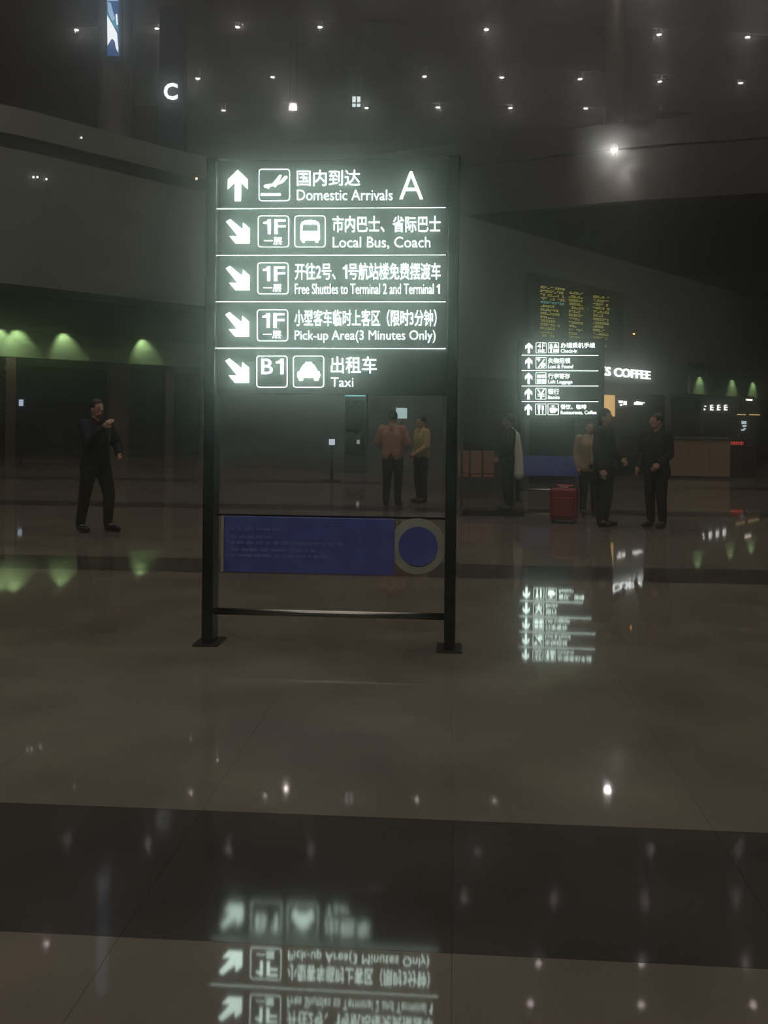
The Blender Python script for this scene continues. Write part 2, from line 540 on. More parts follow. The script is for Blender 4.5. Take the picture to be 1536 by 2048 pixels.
def sign_frame(xl, xr, Y, ztop, zbox, label):
    """posts, light box, crossbar, blue board, foot rail. Returns root and light box."""
    xc = (xl + xr) / 2
    O = Vector((xc, Y, 0))
    root = thing("directory_sign", O, label, "sign", "lit directory signs on two posts")
    pw = 0.075
    for x in (xl, xr):
        post = MB(O).box((x - pw / 2, Y - 0.07, 0), (x + pw / 2, Y + 0.11, ztop)).build("post", POST, root, bevel=0.008)
        MB(O).box((x - pw / 2 - 0.05, Y - 0.12, 0.0), (x + pw / 2 + 0.05, Y + 0.16, 0.012)).build("foot_plate", POST, post, bevel=0.004)
    box = MB(O).box((xl + pw / 2, Y, zbox), (xr - pw / 2, Y + 0.09, ztop - 0.005)).build("light_box", SIGN_FACE, root, bevel=0.004)
    MB(O).tube((xl, Y - 0.01, 0.225), (xr, Y - 0.01, 0.225), 0.024, seg=16).build("foot_rail", STEEL, root, smooth=True)
    MB(O).box((xl + pw / 2, Y + 0.01, 0.884), (xr - pw / 2, Y + 0.03, 0.898)).build("crossbar", POST, root)
    wd = xr - xl
    bl, br = xl + 0.062 * wd, xl + 0.77 * wd
    b = MB(O).box((bl, Y - 0.015, 0.50), (br, Y + 0.01, 0.885)).build("blue_board", BOARD_BLUE, root, bevel=0.003)
    rnd = random.Random(3)
    for k, (zz, u0, u1) in enumerate(((0.80, .04, .34), (0.745, .04, .28), (0.725 - .02, .04, .70), (0.655, .04, .52), (0.615, .04, .60))):
        mb = MB(O)
        u = u0
        while u < u1:
            l_ = rnd.uniform(.012, .05)
            mb.box((bl + u * (br - bl), Y - 0.0165, zz - .011), (bl + (u + l_) * (br - bl), Y - 0.0145, zz + .011))
            u += l_ + rnd.uniform(.008, .02)
        mb.build("faded_print_line", BOARD_INK, b)["kind"] = "stuff"
    MB(O).box((bl - 0.022, Y - 0.017, 0.50), (bl - 0.004, Y + 0.012, 0.885)).build("board_edge", BOARD_GREY, b)
    cxd = xl + 0.865 * wd
    mb = MB(O).tube((cxd, Y + 0.004, 0.70), (cxd, Y + 0.024, 0.70), 0.192, seg=40)
    ring = mb.build("round_emblem", BOARD_GREY, root)
    MB(O).tube((cxd + .004, Y - 0.006, 0.70), (cxd + .004, Y + 0.006, 0.70), 0.135, seg=36).build("emblem_disc", BOARD_BLUE, ring)
    return root, box, O

# ---- the large near sign
YS = 6.85
pl, pr = on_y(423, 800, YS), on_y(904, 800, YS)
ROOT, BOX, O = sign_frame(pl.x, pr.x, YS, on_y(660, 318, YS).z, on_y(660, 789, YS).z,
                          "large near directory sign listing arrivals, buses, shuttles, pick-up area and taxi")
FS = Face(YS - 0.0005, ROOT, O, BOX)
for (ya, yb) in ((417.6, 415.2), (511, 510), (603.5, 603.8), (696.4, 697.4)):
    FS.poly([(433, ya - .55), (891, yb - .55), (891, yb + .55), (433, ya + .55)], "divider_line")
FS.up_arrow(456, 340, 495.5, 402)
for (x0, y0) in ((452.5, 438.5), (452, 532), (451, 624.5), (451, 717)):
    FS.diag_arrow(x0, y0, x0 + 47, y0 + 48.5)
T_ = 1.3
FS.frame(517.5, 338, 579.8, 402, 6, T_)
for (x0, y0) in ((516, 431.2), (515, 525), (514, 619), (513, 711.5)):
    FS.frame(x0, y0, x0 + 62, y0 + 63.5, 6, T_)
FS.frame(589, 431.2, 651, 494.7, 6, T_); FS.frame(586.3, 711.5, 648, 775, 6, T_)
# aeroplane landing pictogram
def c7(pts): return [(430 + x / 6.678, 320 + y / 6.678) for x, y in pts]
FS.poly([c7([(655, 345), (668, 332), (742, 320), (768, 318), (858, 205), (880, 195), (890, 210), (852, 290), (872, 285), (925, 222), (945, 212), (968, 218), (965, 240), (905, 305), (860, 322), (820, 338), (812, 362), (790, 362), (780, 345), (728, 362), (722, 384), (706, 382), (700, 370), (668, 372), (656, 362)]),
         c7([(612, 445), (876, 445), (876, 477), (612, 477)])], "aeroplane_pictogram")
# bus pictogram
FS.poly([c7([(1145, 860), (1160, 830), (1205, 808), (1270, 802), (1335, 808), (1380, 830), (1395, 860)]),
         c7([(1143, 860), (1172, 860), (1165, 950), (1140, 950)]), c7([(1368, 860), (1395, 860), (1400, 950), (1376, 950)]),
         c7([(1140, 950), (1400, 950), (1400, 1062), (1392, 1074), (1148, 1074), (1140, 1062)]),
         c7([(1162, 1074), (1200, 1074), (1200, 1096), (1192, 1104), (1170, 1104), (1162, 1096)]),
         c7([(1340, 1074), (1378, 1074), (1378, 1096), (1370, 1104), (1348, 1104), (1340, 1096)])], "bus_pictogram")
# taxi pictogram
def tx(pts): return [(586.3 + x, 711.5 + y) for x, y in pts]
FS.poly([tx([(21, 17), (41, 17), (45, 23), (49, 30.5), (13, 30.5), (17, 23)]), tx([(25, 12.5), (37, 12.5), (38.5, 17), (23.5, 17)]),
         tx([(10, 31), (52, 31), (54, 37), (53, 44), (9, 44), (8, 37)]), tx([(11, 44), (20, 44), (20, 48.5), (18, 50), (13, 50), (11, 48.5)]),
         tx([(42, 44), (51, 44), (51, 48.5), (49, 50), (44, 50), (42, 48.5)])], "taxi_pictogram")
FS.text("国内到达", 594, 340, 720, 372); FS.text("Domestic Arrivals", 594, 379.5, 785, 400.5, .002)
FS.text("A", 799, 343, 846, 398.5, .004)
for dx, dy in ((0, 0), (-1, 94), (-2, 187.5)):
    FS.one(527 + dx, 439 + dy, 541.5 + dx, 468 + dy)
    FS.text("F", 549 + dx, 439 + dy, 571 + dx, 468 + dy, .006)
    FS.text("一层", 528 + dx, 474.5 + dy, 564 + dx, 489.5 + dy)
FS.text("B", 523, 717.5, 545.5, 748, .006); FS.one(552, 717.5, 567, 748)
FS.text("市内巴士、省际巴士", 665, 432, 881, 464.5); FS.text("Local Bus, Coach", 666, 474, 860.5, 498, .002)
FS.text("开往2号、", 590, 526, 671, 559.5); FS.one(686, 530, 694.5, 557); FS.text("号航站楼免费摆渡车", 697, 526, 881, 559.5)
FS.text("Free Shuttles to Terminal 2 and Terminal", 590, 567.5, 867, 588, .004); FS.one(873.5, 569, 879.5, 587.5)
FS.text("小型客车临时上客区（限时3分钟）", 589, 619.5, 873, 652.5); FS.text("Pick-up Area(3 Minutes Only)", 589.5, 661, 871, 685.5, .002)
FS.text("出租车", 662, 713, 753, 746.5); FS.text("Taxi", 662, 755, 706.5, 773.5, .002)

# ---- the second, farther sign
Y2 = 19.6
pl, pr = on_y(1037, 850, Y2), on_y(1203, 850, Y2)
ROOT2, BOX2, O2 = sign_frame(pl.x, pr.x, Y2, on_y(1120, 676, Y2).z, on_y(1120, 838, Y2).z,
                             "smaller distant directory sign with five upward arrows listing check-in, lost and found, luggage, banks, restaurants")
F2 = Face(Y2 - 0.0005, ROOT2, O2, BOX2, SIGN_LIT_FAR)
for (ya, yb) in ((710.4, 711.0), (741.2, 741.6), (772, 772.2), (803.2, 803.4)):
    F2.poly([(1043.5, ya - .6), (1196.5, yb - .6), (1196.5, yb + .6), (1043.5, ya + .6)], "divider_line")
for k, (y0, y1) in enumerate(((685.5, 706.3), (715, 737), (745.5, 768), (776.7, 799), (808, 830))):
    F2.up_arrow(1050.5 - k * .25, y0, 1065 - k * .25, y1)
    F2.frame(1071.5 - k * .2, y0 - .5, 1093 - k * .2, y1 - .2, 2, .8)
F2.frame(1096.2, 685, 1117.7, 706.1, 2, .8); F2.frame(1095.5, 807.5, 1117.2, 829.8, 2, .8)
F2.text("4F", 1074.5, 687, 1090.5, 697, .004); F2.text("四层", 1076, 698.8, 1089, 704.5)
F2.poly([[(1099.5, 690), (1102, 687.5), (1104.5, 690), (1105.5, 697), (1103.5, 697), (1103.5, 704.5), (1100.5, 704.5), (1100.5, 697), (1098.5, 697)],
         [(1108.5, 690), (1111, 687.5), (1113.5, 690), (1115.5, 696), (1106.8, 696)], [(1106.5, 698.5), (1116, 698.5), (1116, 704), (1106.5, 704)]], "check_in_pictogram")
F2.poly([[(1073.5, 717), (1079, 716.6), (1081, 719), (1077.5, 723), (1075.8, 722), (1077, 719.5), (1073.5, 719.8)],
         [(1088, 718), (1089.8, 719), (1078, 735), (1076, 734)], [(1082, 727.5), (1086, 725), (1090.5, 727), (1091, 731.5), (1087, 735), (1082.5, 734)]], "lost_property_pictogram")
F2.poly([[(1074, 749.5), (1082, 749.5), (1082, 755.5), (1074, 755.5)], [(1083.5, 749.5), (1090.5, 749.5), (1090.5, 755.5), (1083.5, 755.5)],
         [(1074, 758), (1082, 758), (1082, 765.5), (1074, 765.5)], [(1083.5, 758), (1090.5, 758), (1090.5, 765.5), (1083.5, 765.5)]], "locker_pictogram")
F2.text("¥", 1074.5, 778.8, 1089.5, 797.2, .03)
F2.poly([[(1075.5, 810), (1080.5, 810), (1080.5, 817), (1079.3, 818.5), (1079.3, 827.5), (1076.9, 827.5), (1076.9, 818.5), (1075.5, 817)],
         [(1083.8, 810), (1087.5, 812), (1087.5, 819.5), (1086.7, 820), (1086.7, 827.5), (1084.3, 827.5), (1083.8, 820)]], "knife_and_fork_pictogram")
F2.poly([[(1099.5, 815.5), (1112, 815.5), (1112, 822), (1110, 826), (1101.5, 826), (1099.5, 822)], [(1112, 817), (1115, 817.5), (1115, 821.5), (1112, 822.5)],
         [(1103, 811), (1108.5, 811), (1108.5, 814), (1103, 814)]], "coffee_cup_pictogram")
F2.text("办理乘机手续", 1121.7, 685.3, 1190, 696.2); F2.text("Check-in", 1121.7, 698.4, 1154, 705.3, .006)
F2.text("失物招领", 1096.2, 716, 1140.4, 727); F2.text("Lost & Found", 1096.2, 729.6, 1146, 736.6, .006)
F2.text("行李寄存", 1096.2, 746.7, 1139.8, 757.4); F2.text("Left Luggage", 1096.2, 760.3, 1144.8, 769, .006)
F2.text("银行", 1096, 777.3, 1118.2, 788.5); F2.text("Banks", 1096, 791.5, 1119.2, 798, .006)
F2.text("餐饮、咖啡", 1121.2, 808.8, 1172.6, 818.6); F2.text("Restaurants, Coffee", 1121.5, 821.6, 1193, 829.4, .006)
SIGN_LIT.cycles.emission_sampling = 'NONE'
SIGN_LIT_FAR.cycles.emission_sampling = 'NONE'

# ================================================================== UPPER LEVEL
# ---- column with a lit advertising panel, standing on the mezzanine (upper left)
YC = 36.5
c = on_y(229, 300, YC)
col_t = thing("advertising_column", (c.x, YC, 11.35), "grey mezzanine column carrying a tall lit blue and white advertising panel", "column")
mb = MB(col_t.location); mb.tube((c.x, YC, 11.35), (c.x, YC, 33.0), 0.62, seg=28); mb.build("shaft", WALL_GREY, col_t, smooth=False)
YP = YC - 0.72
def P2(px, py, Y=YP): return on_y(px, py, Y)
def poly_y(pts, Y, depth, name, m, parent, origin):
    mb = MB(origin)
    mb.prism([on_y(a, b, Y) for a, b in pts], (0, depth, 0))
    return mb.build(name, m, parent)
AD_BLUE = emit_mat("ad_print_deep_blue", (0.03, 0.14, 0.42), 0.55)
AD_TEAL = emit_mat("ad_print_teal", (0.10, 0.42, 0.62), 0.8)
AD_PALE = emit_mat("ad_print_pale_blue", (0.42, 0.68, 0.95), 0.9)
AD_WHITE = emit_mat("ad_print_white", (0.90, 1.0, 0.98), 1.7)
o_ = col_t.location
poly_y([(208, -160), (243, -160), (244, 124), (210, 124)], YP + 0.02, 0.14, "panel_box", HOUSING, col_t, o_)
pan = poly_y([(212.5, -155), (237, -155), (239, 112), (214.5, 112)], YP + 0.018, 0.01, "lit_panel", AD_BLUE, col_t, o_)
poly_y([(214, 30), (220, 40), (234, 66), (236.5, 95), (236.5, 105), (232, 97), (229, 82), (224, 77), (219, 84), (215, 92)], YP + 0.014, 0.004, "white_shape", AD_WHITE, pan, o_)
poly_y([(214, 18), (226, 22), (235, 45), (236, 62), (228, 52), (218, 34), (214, 30)], YP + 0.014, 0.004, "teal_shape", AD_TEAL, pan, o_)
poly_y([(214, 3), (222, 6), (224, 16), (230, 38), (225, 42), (219, 30), (216, 20)], YP + 0.011, 0.003, "pale_shape", AD_PALE, pan, o_)
poly_y([(231, 28), (234.5, 28), (236, 50), (233, 50)], YP + 0.011, 0.003, "pale_shape", AD_WHITE, pan, o_)
poly_y([(213, -155), (236.5, -155), (236.5, 2), (214, 2)], YP + 0.014, 0.004, "pale_shape", AD_PALE, pan, o_)

# ---- tall navy pylon with the letter C
NAVY = mat("navy_pylon", (0.022, 0.026, 0.055), 0.5)
YL = 39.8
c = on_y(342, 300, YL)
t = thing("letter_pylon", (c.x, YL, 11.35), "tall dark navy pylon with a lit white letter C above the mezzanine", "sign")
a_, b_ = on_y(319, 18, YL), on_y(366, 330, YL)
MB(t.location).box((a_.x, YL, 11.35), (b_.x, YL + 0.5, a_.z)).build("pylon_body", NAVY, t, bevel=0.03)
MB(t.location).box((a_.x - 0.1, YL - 0.1, 11.35), (b_.x + 0.1, YL + 0.6, 11.5)).build("base", HOUSING, t)
C_LIT = emit_mat("lit_letter_white", (0.86, 1.0, 0.97), 2.6)
ll, lr, ul = on_y(328, 200, YL), on_y(355.5, 200, YL), on_y(328, 166.5, YL)
lettering("C", (ll, lr - ll, ul - ll, Vector((0, -1, 0))), t.location, C_LIT, t, 0.028, 0.05)

# ---- round steel column at upper right
YC = 47.0
c = on_y(1230, 235, YC)
t = thing("round_column", (c.x, YC, 11.35), "slim pale round column rising to the ceiling at upper right", "column")
MB(t.location).tube((c.x, YC, 11.35), (c.x, YC, 33.0), 0.45, seg=32).build("shaft", mat("satin_pale_column", (0.34, 0.32, 0.29), 0.3, 0.5), t, smooth=True)
MB(t.location).tube((c.x, YC, 11.35), (c.x, YC, 11.7), 0.55, seg=32).build("collar", STEEL, t)

# ---- small lit signs hanging in the upper level
def lit_panel(name, px0, py0, px1, py1, Y, m, label, cat, cells, hang=None, parts="lit_cell"):
    a_, b_ = on_y(px0, py1, Y), on_y(px1, py0, Y)
    bx = (a_.x + b_.x) / 2
    t = thing(name, (bx, Y, a_.z), label, cat)
    MB(t.location).box((a_.x - .06, Y, a_.z - .06), (b_.x + .06, Y + .12, b_.z + .06)).build("case", HOUSING, t)
    for (u0, v0, u1, v1) in cells:
        MB(t.location).box((a_.x + u0 * (b_.x - a_.x), Y - .02, a_.z + v0 * (b_.z - a_.z)), (a_.x + u1 * (b_.x - a_.x), Y + .02, a_.z + v1 * (b_.z - a_.z))).build(parts, m, t)
    if hang:
        for x in (a_.x + .03, b_.x - .03):
            MB(t.location).tube((x, Y + .06, b_.z + .05), (x, Y + .06, hang), 0.02, seg=8).build("hanger", HOUSING, t)
    return t
LIT_GREEN = emit_mat("lit_pale_green_white", (0.80, 1.0, 0.93), 2.2)
lit_panel("hanging_sign", 704.5, 193, 721, 214, 50, LIT_GREEN, "small lit hanging sign of four white cells above the large directory sign", "sign",
          ((0, .45, .42, 1), (.58, .45, 1, 1), (0, 0, .42, .3), (.58, 0, 1, .3)), hang=33.0)
lit_panel("exit_sign", 1396.5, 407, 1405, 420, 53, LIT_GREEN, "tiny lit green-white exit sign under the right mezzanine soffit", "sign",
          ((0, .42, 1, 1), (.2, 0, .8, .3)), hang=11.2)
lit_panel("floodlight", 578, 206, 594, 221, 52, emit_mat("floodlight_glass", (1, .95, .85), 0.35), "square floodlight with a pale glowing face above the large sign", "light", ((0, 0, 1, 1),), hang=33.0)
p = on_y(586, 214, 51.9)
FLOOD = [o for o in bpy.data.objects if o.name == "floodlight"][0]
mb = MB(FLOOD.location); mb.tube(p, p + Vector((0, 0.06, 0)), 0.09, seg=14); mb.build("bulb", LAMP, FLOOD)

# ---- the strong spot on the right fascia, washing the wall below it
def spot_fixture(name, p, n, label, cat, lens_m, r, group=None, arm=0.3):
    """lamp head on a short arm fixed to a wall; n points from wall to hall"""
    n = Vector(n).normalized()
    t = thing(name, p, label, cat, group)
    MB(t.location).tube(p + UPV * 0.02, p + UPV * (r * 1.8), r * 1.25, r * 0.9, seg=16).build("lamp_head", HOUSING, t)
    MB(t.location).tube(p - UPV * (r * 0.5), p + UPV * 0.03, r * .8, r * 1.05, seg=16).build("lens", lens_m, t, smooth=True)
    MB(t.location).tube(p + UPV * r, p + UPV * r - n * arm, 0.25 * r, seg=8).build("arm", HOUSING, t)
    return t
q, n = ring_at(1225, -1.15)
zq = at(1225, 300, (Vector((q.x, q.y, 0))).dot(FWD)).z
p = Vector((q.x, q.y, zq))
spot_fixture("fascia_spotlight", p, -n, "very bright single spotlight fixed on the dark right fascia", "light", emit_mat("spot_lens_bright", (1, .96, .9), 110), 0.11, arm=1.15)
def spot_lamp(p, direction, power, angle, col, blend=0.6, size=0.05):
    l = bpy.data.lights.new("lamp", 'SPOT')
    l.energy, l.spot_size, l.spot_blend, l.color, l.shadow_soft_size = power, math.radians(angle), blend, col, size
    o = bpy.data.objects.new("lamp", l)
    o.location = p
    o.rotation_euler = Vector(direction).to_track_quat('-Z', 'Y').to_euler()
    COL.objects.link(o)
    return o
lamp = spot_lamp(p - UPV * 0.12, -UPV * 1.0 + n * 0.75, 130, 84, (1, .93, .82), 0.9)

# ---- soffit downlights at right, glowing dots on the left fascia
def small_light(px, py, d, label, m=LAMP_SMALL, r=0.09):
    p = at(px, py, d)
    t = thing("recessed_spot", p, label, "light", "small scattered spots")
    MB(p).tube(p, p + UPV * 0.05, r, seg=12).build("lens", m, t)
    MB(p).tube(p + UPV * 0.03, p + UPV * 0.3, r * 1.3, seg=12).build("can", HOUSING, t)
    return t
small_light(1325, 441, 48, "left one of two small warm spots under the right mezzanine", r=.13)
small_light(1443, 440, 48, "right one of two small warm spots under the right mezzanine", r=.11)
small_light(1268, 669, 26.5, "tiny orange lamp above the coffee shop sign", emit_mat("orange_lens", (1, .45, .08), 5), r=.028)
def fascia_dot(px, py, label, m, r=.07):  # small glowing disc set on the fascia
    q, n = ring_at(px, -0.16)
    dd = Vector((q.x, q.y, 0)).dot(FWD)
    p = at(px, py, dd)
    t = thing("fascia_dot", p, label, "light", "tiny glowing dots on the left fascia")
    MB(p).tube(p, p + n * 0.6, r, seg=12).build("lens", m, t)
    MB(p).tube(p + n * 0.05, p + n * 0.7, r * 1.25, seg=12).build("can", HOUSING, t)
WHITE_S = emit_mat("tiny_white_dot", (.95, 1, .95), 3.0)
WARM_S = emit_mat("tiny_warm_dot", (1, .8, .5), 3.0)
fascia_dot(67, 354, "leftmost tiny glowing white dot on the broad left fascia", WHITE_S, .035)
fascia_dot(75, 354, "second tiny glowing white dot from the left on the broad left fascia", WHITE_S, .035)
fascia_dot(93, 358, "third tiny glowing white dot from the left on the broad left fascia", WHITE_S, .035)
fascia_dot(393, 357, "tiny glowing warm dot on the left fascia beside the large sign", WARM_S, .045)
fascia_dot(163, 275, "tiny glowing white dot on the upper left parapet band", WHITE_S, .03)

# ---- lamps washing the pale frieze at left and right
def frieze_lamp(p, n, label, group, power):
    t = thing("frieze_washer", p, label, "light", group)
    n = Vector(n)
    MB(p).tube(p + UPV * 0.0, p + UPV * 0.10, .05, seg=14).build("lamp_head", HOUSING, t)
    MB(p).tube(p + UPV * 0.09, p + UPV * 0.16, .02, seg=8).build("stem", HOUSING, t)
    spot_lamp(p - UPV * 0.03, -UPV - n * 0.42, power, 84, (.80, 1.0, .58), 0.7, 0.03)
sweep("lamp_shield_lip", lw, [(1.72, 4.50), (1.72, 4.98), (1.76, 4.98), (1.76, 4.50)], WALL_DARK, wg_)  # lip and top added to keep the washer lamps out of sight
sweep("lamp_shield_top", lw, [(1.72, 4.88), (1.72, 4.98), (2.52, 4.98), (2.52, 4.88)], WALL_DARK, wg_)
qa, qb = on_wall(1375, 780, 0.0), on_wall(1562, 780, 0.0)
for nm, o0, o1, z0, z1 in (("lamp_shield_lip", .56, .60, 3.0, 3.42), ("lamp_shield_top", .0, .60, 3.34, 3.42)):
    A_, B_ = Vector((qa.x, qa.y, 0)), Vector((qb.x, qb.y, 0))
    g = [A_ + WN * o1 + UPV * z0, B_ + WN * o1 + UPV * z0, B_ + WN * o1 + UPV * z1, A_ + WN * o1 + UPV * z1]
    MB().hexa(g + [v - WN * (o1 - o0) for v in g]).build(nm, WALL_DARK, ws_)
for k, px in enumerate((12, 48, 140, 295)):
    q, n = ring_at(px, 1.90)
    frieze_lamp(Vector((q.x, q.y, 4.76)), -n, "small washer lamp over the pale left frieze, %s from the left" % ORD[k], "washer lamps over the left frieze", 95)
for k, px in enumerate((1418, 1482, 1523)):
    q = on_wall(px, 780, 0.40)
    frieze_lamp(Vector((q.x, q.y, 3.22)), WN, "small washer lamp over the distant right frieze, %s from the left" % ORD[k], "washer lamps over the right frieze", 26)

# ================================================================== SHOPS ALONG THE RIGHT WALL
LED_YEL = emit_mat("led_amber_green", (0.62, 0.60, 0.10), 0.42)
LED_CYAN = emit_mat("led_cyan", (0.15, 0.60, 0.62), 0.35)
BLACK = mat("matt_black_panel", (0.012, 0.012, 0.014), 0.6)
def wall_box(px0, py0, px1, py1, off, th, name, m, parent, origin):
    """box on the shop wall: level, spanning the pixel heights at its middle"""
    a_, b_ = on_wall(px0, py1, off), on_wall(px1, py1, off)
    mid0, mid1 = on_wall((px0 + px1) / 2, py1, off).z, on_wall((px0 + px1) / 2, py0, off).z
    g = [Vector((a_.x, a_.y, mid0)), Vector((b_.x, b_.y, mid0)), Vector((b_.x, b_.y, mid1)), Vector((a_.x, a_.y, mid1))]
    return MB(origin).hexa(g + [v - WN * th for v in g]).build(name, m, parent)
# flight board
o_ = on_wall(1158, 690, 0.3)
fb = thing("flight_board", o_, "dark hanging flight board with columns of amber text above second sign", "display")
wall_box(1068, 566, 1246, 694, 0.30, 0.22, "case", BLACK, fb, o_)
rnd = random.Random(11)
def board_z(px, py):
    return on_wall(px, py, 0.31)
for (x0, x1, top) in ((1081, 1121, 572), (1138, 1167, 583), (1186, 1219, 591)):
    for r_ in range(16):
        yy = top + r_ * 7.4
        if yy > 690: break
        mb = MB(o_)
        cy_ = (x0 == 1081 and r_ == 4)
        x = x0 + rnd.uniform(0, 2)
        x_end = x1 + (8 if x0 == 1081 and r_ < 5 else 0) - rnd.uniform(0, 16 if r_ > 4 else 2)
        while x < x_end:
            wq = rnd.uniform(2.2, 4.0)
            slope = 0.10 * (x - x0)
            for (dy0, dy1) in ((0, 1.5), (2.7, 4.2)):
                if rnd.random() < .2: continue
                g = [board_z(x, yy + dy1 + slope), board_z(x + wq, yy + dy1 + slope), board_z(x + wq, yy + dy0 + slope), board_z(x, yy + dy0 + slope)]
                mb.hexa(g + [v - WN * 0.012 for v in g])
            x += wq + rnd.uniform(1.2, 2.2)
        mb.build("text_row", LED_CYAN if cy_ else LED_YEL, fb)["kind"] = "stuff"
# coffee shop sign
COFFEE_LIT = emit_mat("lit_coffee_letters", (0.92, 1.0, 0.96), 3.2)
GREEN_DK = mat("dark_green_fascia", (0.022, 0.045, 0.035), 0.5)
o_ = on_wall(1250, 762, 0.25)
cs = thing("coffee_shop_sign", o_, "lit white COFFEE lettering on a dark fascia right of the second sign", "sign")
wall_box(1075, 733, 1312, 762, 0.22, 0.18, "fascia_board", GREEN_DK, cs, o_)
me = text_mesh("COFFEE", 0.02); w_c = max(v.co.x for v in me.vertices) - min(v.co.x for v in me.vertices); bpy.data.meshes.remove(me)
me = text_mesh("STARBUCKS COFFEE", 0.02); w_f = max(v.co.x for v in me.vertices) - min(v.co.x for v in me.vertices); bpy.data.meshes.remove(me)
pr_, pl_ = on_wall(1299.5, 756, 0.24), on_wall(1227.5, 756, 0.24)
zt = on_wall(1263, 738.5, 0.24).z; zb = on_wall(1263, 756, 0.24).z
wm = (pr_ - pl_).length * w_f / w_c
lr_ = Vector((pr_.x, pr_.y, zb)); ll_ = lr_ - WD * wm
lettering("STARBUCKS COFFEE", (ll_, WD * wm, UPV * (zt - zb), WN), o_, COFFEE_LIT, cs, 0.02, 0.03)
# amber light panel
o_ = on_wall(1217, 832, 0.1)
t = thing("amber_light_panel", o_, "glowing amber upright panel beneath the coffee lettering", "light panel")
wall_box(1203.5, 788.5, 1231.5, 834, 0.10, 0.06, "case", BLACK, t, o_)
wall_box(1205.5, 790, 1229.5, 832.5, 0.12, 0.03, "glowing_face", emit_mat("amber_acrylic", (1.0, 0.64, 0.22), 0.72), t, o_)
# small white shop signs
def mark_sign(name, px0, py0, px1, py1, label, marks, m, off=0.14):
    o_ = on_wall((px0 + px1) / 2, py1, off)
    t = thing(name, o_, label, "sign")
    wall_box(px0 - 3, py0 - 3, px1 + 3, py1 + 3, off, 0.12, "backing", BLACK, t, o_)
    for (x0, y0, x1, y1) in marks:
        wall_box(x0, y0, x1, y1, off + .02, 0.03, "lit_mark", m, t, o_)
    return t
WHITE_SIGN = emit_mat("lit_shop_white", (0.95, 1.0, 0.95), 1.9)
mark_sign("shop_sign", 1241, 800, 1254, 813, "short white lit shop sign beside the amber panel",
          ((1239, 801, 1246, 806), (1241, 808, 1245, 812), (1248, 802, 1250.5, 810), (1251.8, 802, 1254, 810)), WHITE_SIGN)
mark_sign("shop_sign", 1269, 802, 1290, 811, "small white lit shop lettering farther right of the amber panel",
          ((1269, 804.5, 1272.5, 809.5), (1273.3, 802.5, 1274.8, 809.5), (1275.6, 802.5, 1277, 809.5), (1277.8, 803, 1281.5, 809.5), (1282.2, 804.5, 1285.6, 809.5), (1286.4, 804.5, 1289.5, 806.6)), WHITE_SIGN)
mks = []
for x in (1421, 1435, 1449):
    mks += [(x, 810, x + 2.2, 819), (x, 818, x + 6, 821), (x + 3, 813.5, x + 6.5, 816), (x + 2, 809.5, x + 5.5, 811.5)]
mks += [(1410, 811, 1412.5, 813.5), (1408.5, 817, 1411, 820.5)]
mark_sign("shop_sign", 1407, 808, 1457, 823, "row of hooked white lit characters on the far right shop wall", mks, WHITE_SIGN)
mark_sign("arrow_sign", 1483, 841, 1494, 863, "small bluish-white lit sign below the warm strip at far right",
          ((1484, 842, 1493, 848), (1486, 850, 1493, 854), (1483.5, 858.5, 1489, 861.5), (1488, 856, 1492, 859)), emit_mat("lit_bluish", (.75, .95, 1), 0.9))
mark_sign("warm_strip_light", 1474, 827, 1521, 831, "thin warm strip light on the far right shop wall", ((1475, 828, 1492, 830.2), (1499, 828.4, 1520, 830.6)), emit_mat("warm_strip", (1, .72, .28), 0.7))
t = mark_sign("wall_lamp", 1492, 796, 1506, 803, "small warm glowing wall lamp at the far right", ((1493, 798, 1505, 801.5),), emit_mat("warm_wall_lamp", (1, .85, .7), 2.6))
t["category"] = "light"

# ---- things on the far wall seen left and through the sign
def far_screen(name, px0, py0, px1, py1, d, label, m, cat="screen", stand=True):
    a_, b_ = at(px0, py1, d), at(px1, py0, d)
    cx_ = (a_.x + b_.x) / 2
    yy = a_.y
    t = thing(name, (cx_, yy, 0), label, cat)
    MB(t.location).box((a_.x - .03, yy, a_.z - .03), (b_.x + .03, yy + .08, b_.z + .03)).build("case", BLACK, t)
    MB(t.location).box((a_.x, yy - .012, a_.z), (b_.x, yy + .01, b_.z)).build("lit_face", m, t)
    if stand:
        MB(t.location).box((cx_ - .04, yy + .02, 0), (cx_ + .04, yy + .07, a_.z)).build("stand", BLACK, t)
        MB(t.location).box((cx_ - .22, yy - .12, 0), (cx_ + .22, yy + .2, .03)).build("foot", BLACK, t)
    return t
far_screen("display_screen", 792, 816, 814.5, 837, 30, "pale cyan lit screen on a stand behind the brown-jacketed person", emit_mat("pale_cyan_screen", (.62, .92, .86), 0.62))
far_screen("display_screen", 658, 878, 670, 890, 25, "small bluish-white lit square low on a stand seen beneath the large sign", emit_mat("pale_blue_screen", (.72, .86, 1), 0.72))
far_screen("display_screen", 38, 799, 47, 812, 30, "tiny bluish-white lit screen by the left shopfront", emit_mat("tiny_blue_screen", (.65, .8, 1), 0.8))
t = far_screen("vending_cabinet", 690, 789.5, 731, 792.5, 29, "dark upright cabinet with a thin cyan light along its top edge", emit_mat("cyan_strip", (.35, .95, .95), 0.75), "cabinet", stand=False)
a_, b_ = at(688, 792, 29), at(733, 792, 29)
MB(t.location).box((a_.x, a_.y + .1, 0), (b_.x, a_.y + .8, a_.z + .08)).build("cabinet_body", mat("slate_cabinet", (.075, .078, .095), .4), t, bevel=.02)
MB(t.location).box((a_.x + .05, a_.y + .07, .5), (b_.x - .05, a_.y + .1, a_.z - .12)).build("glass_front", SHOP_GLASS, t)
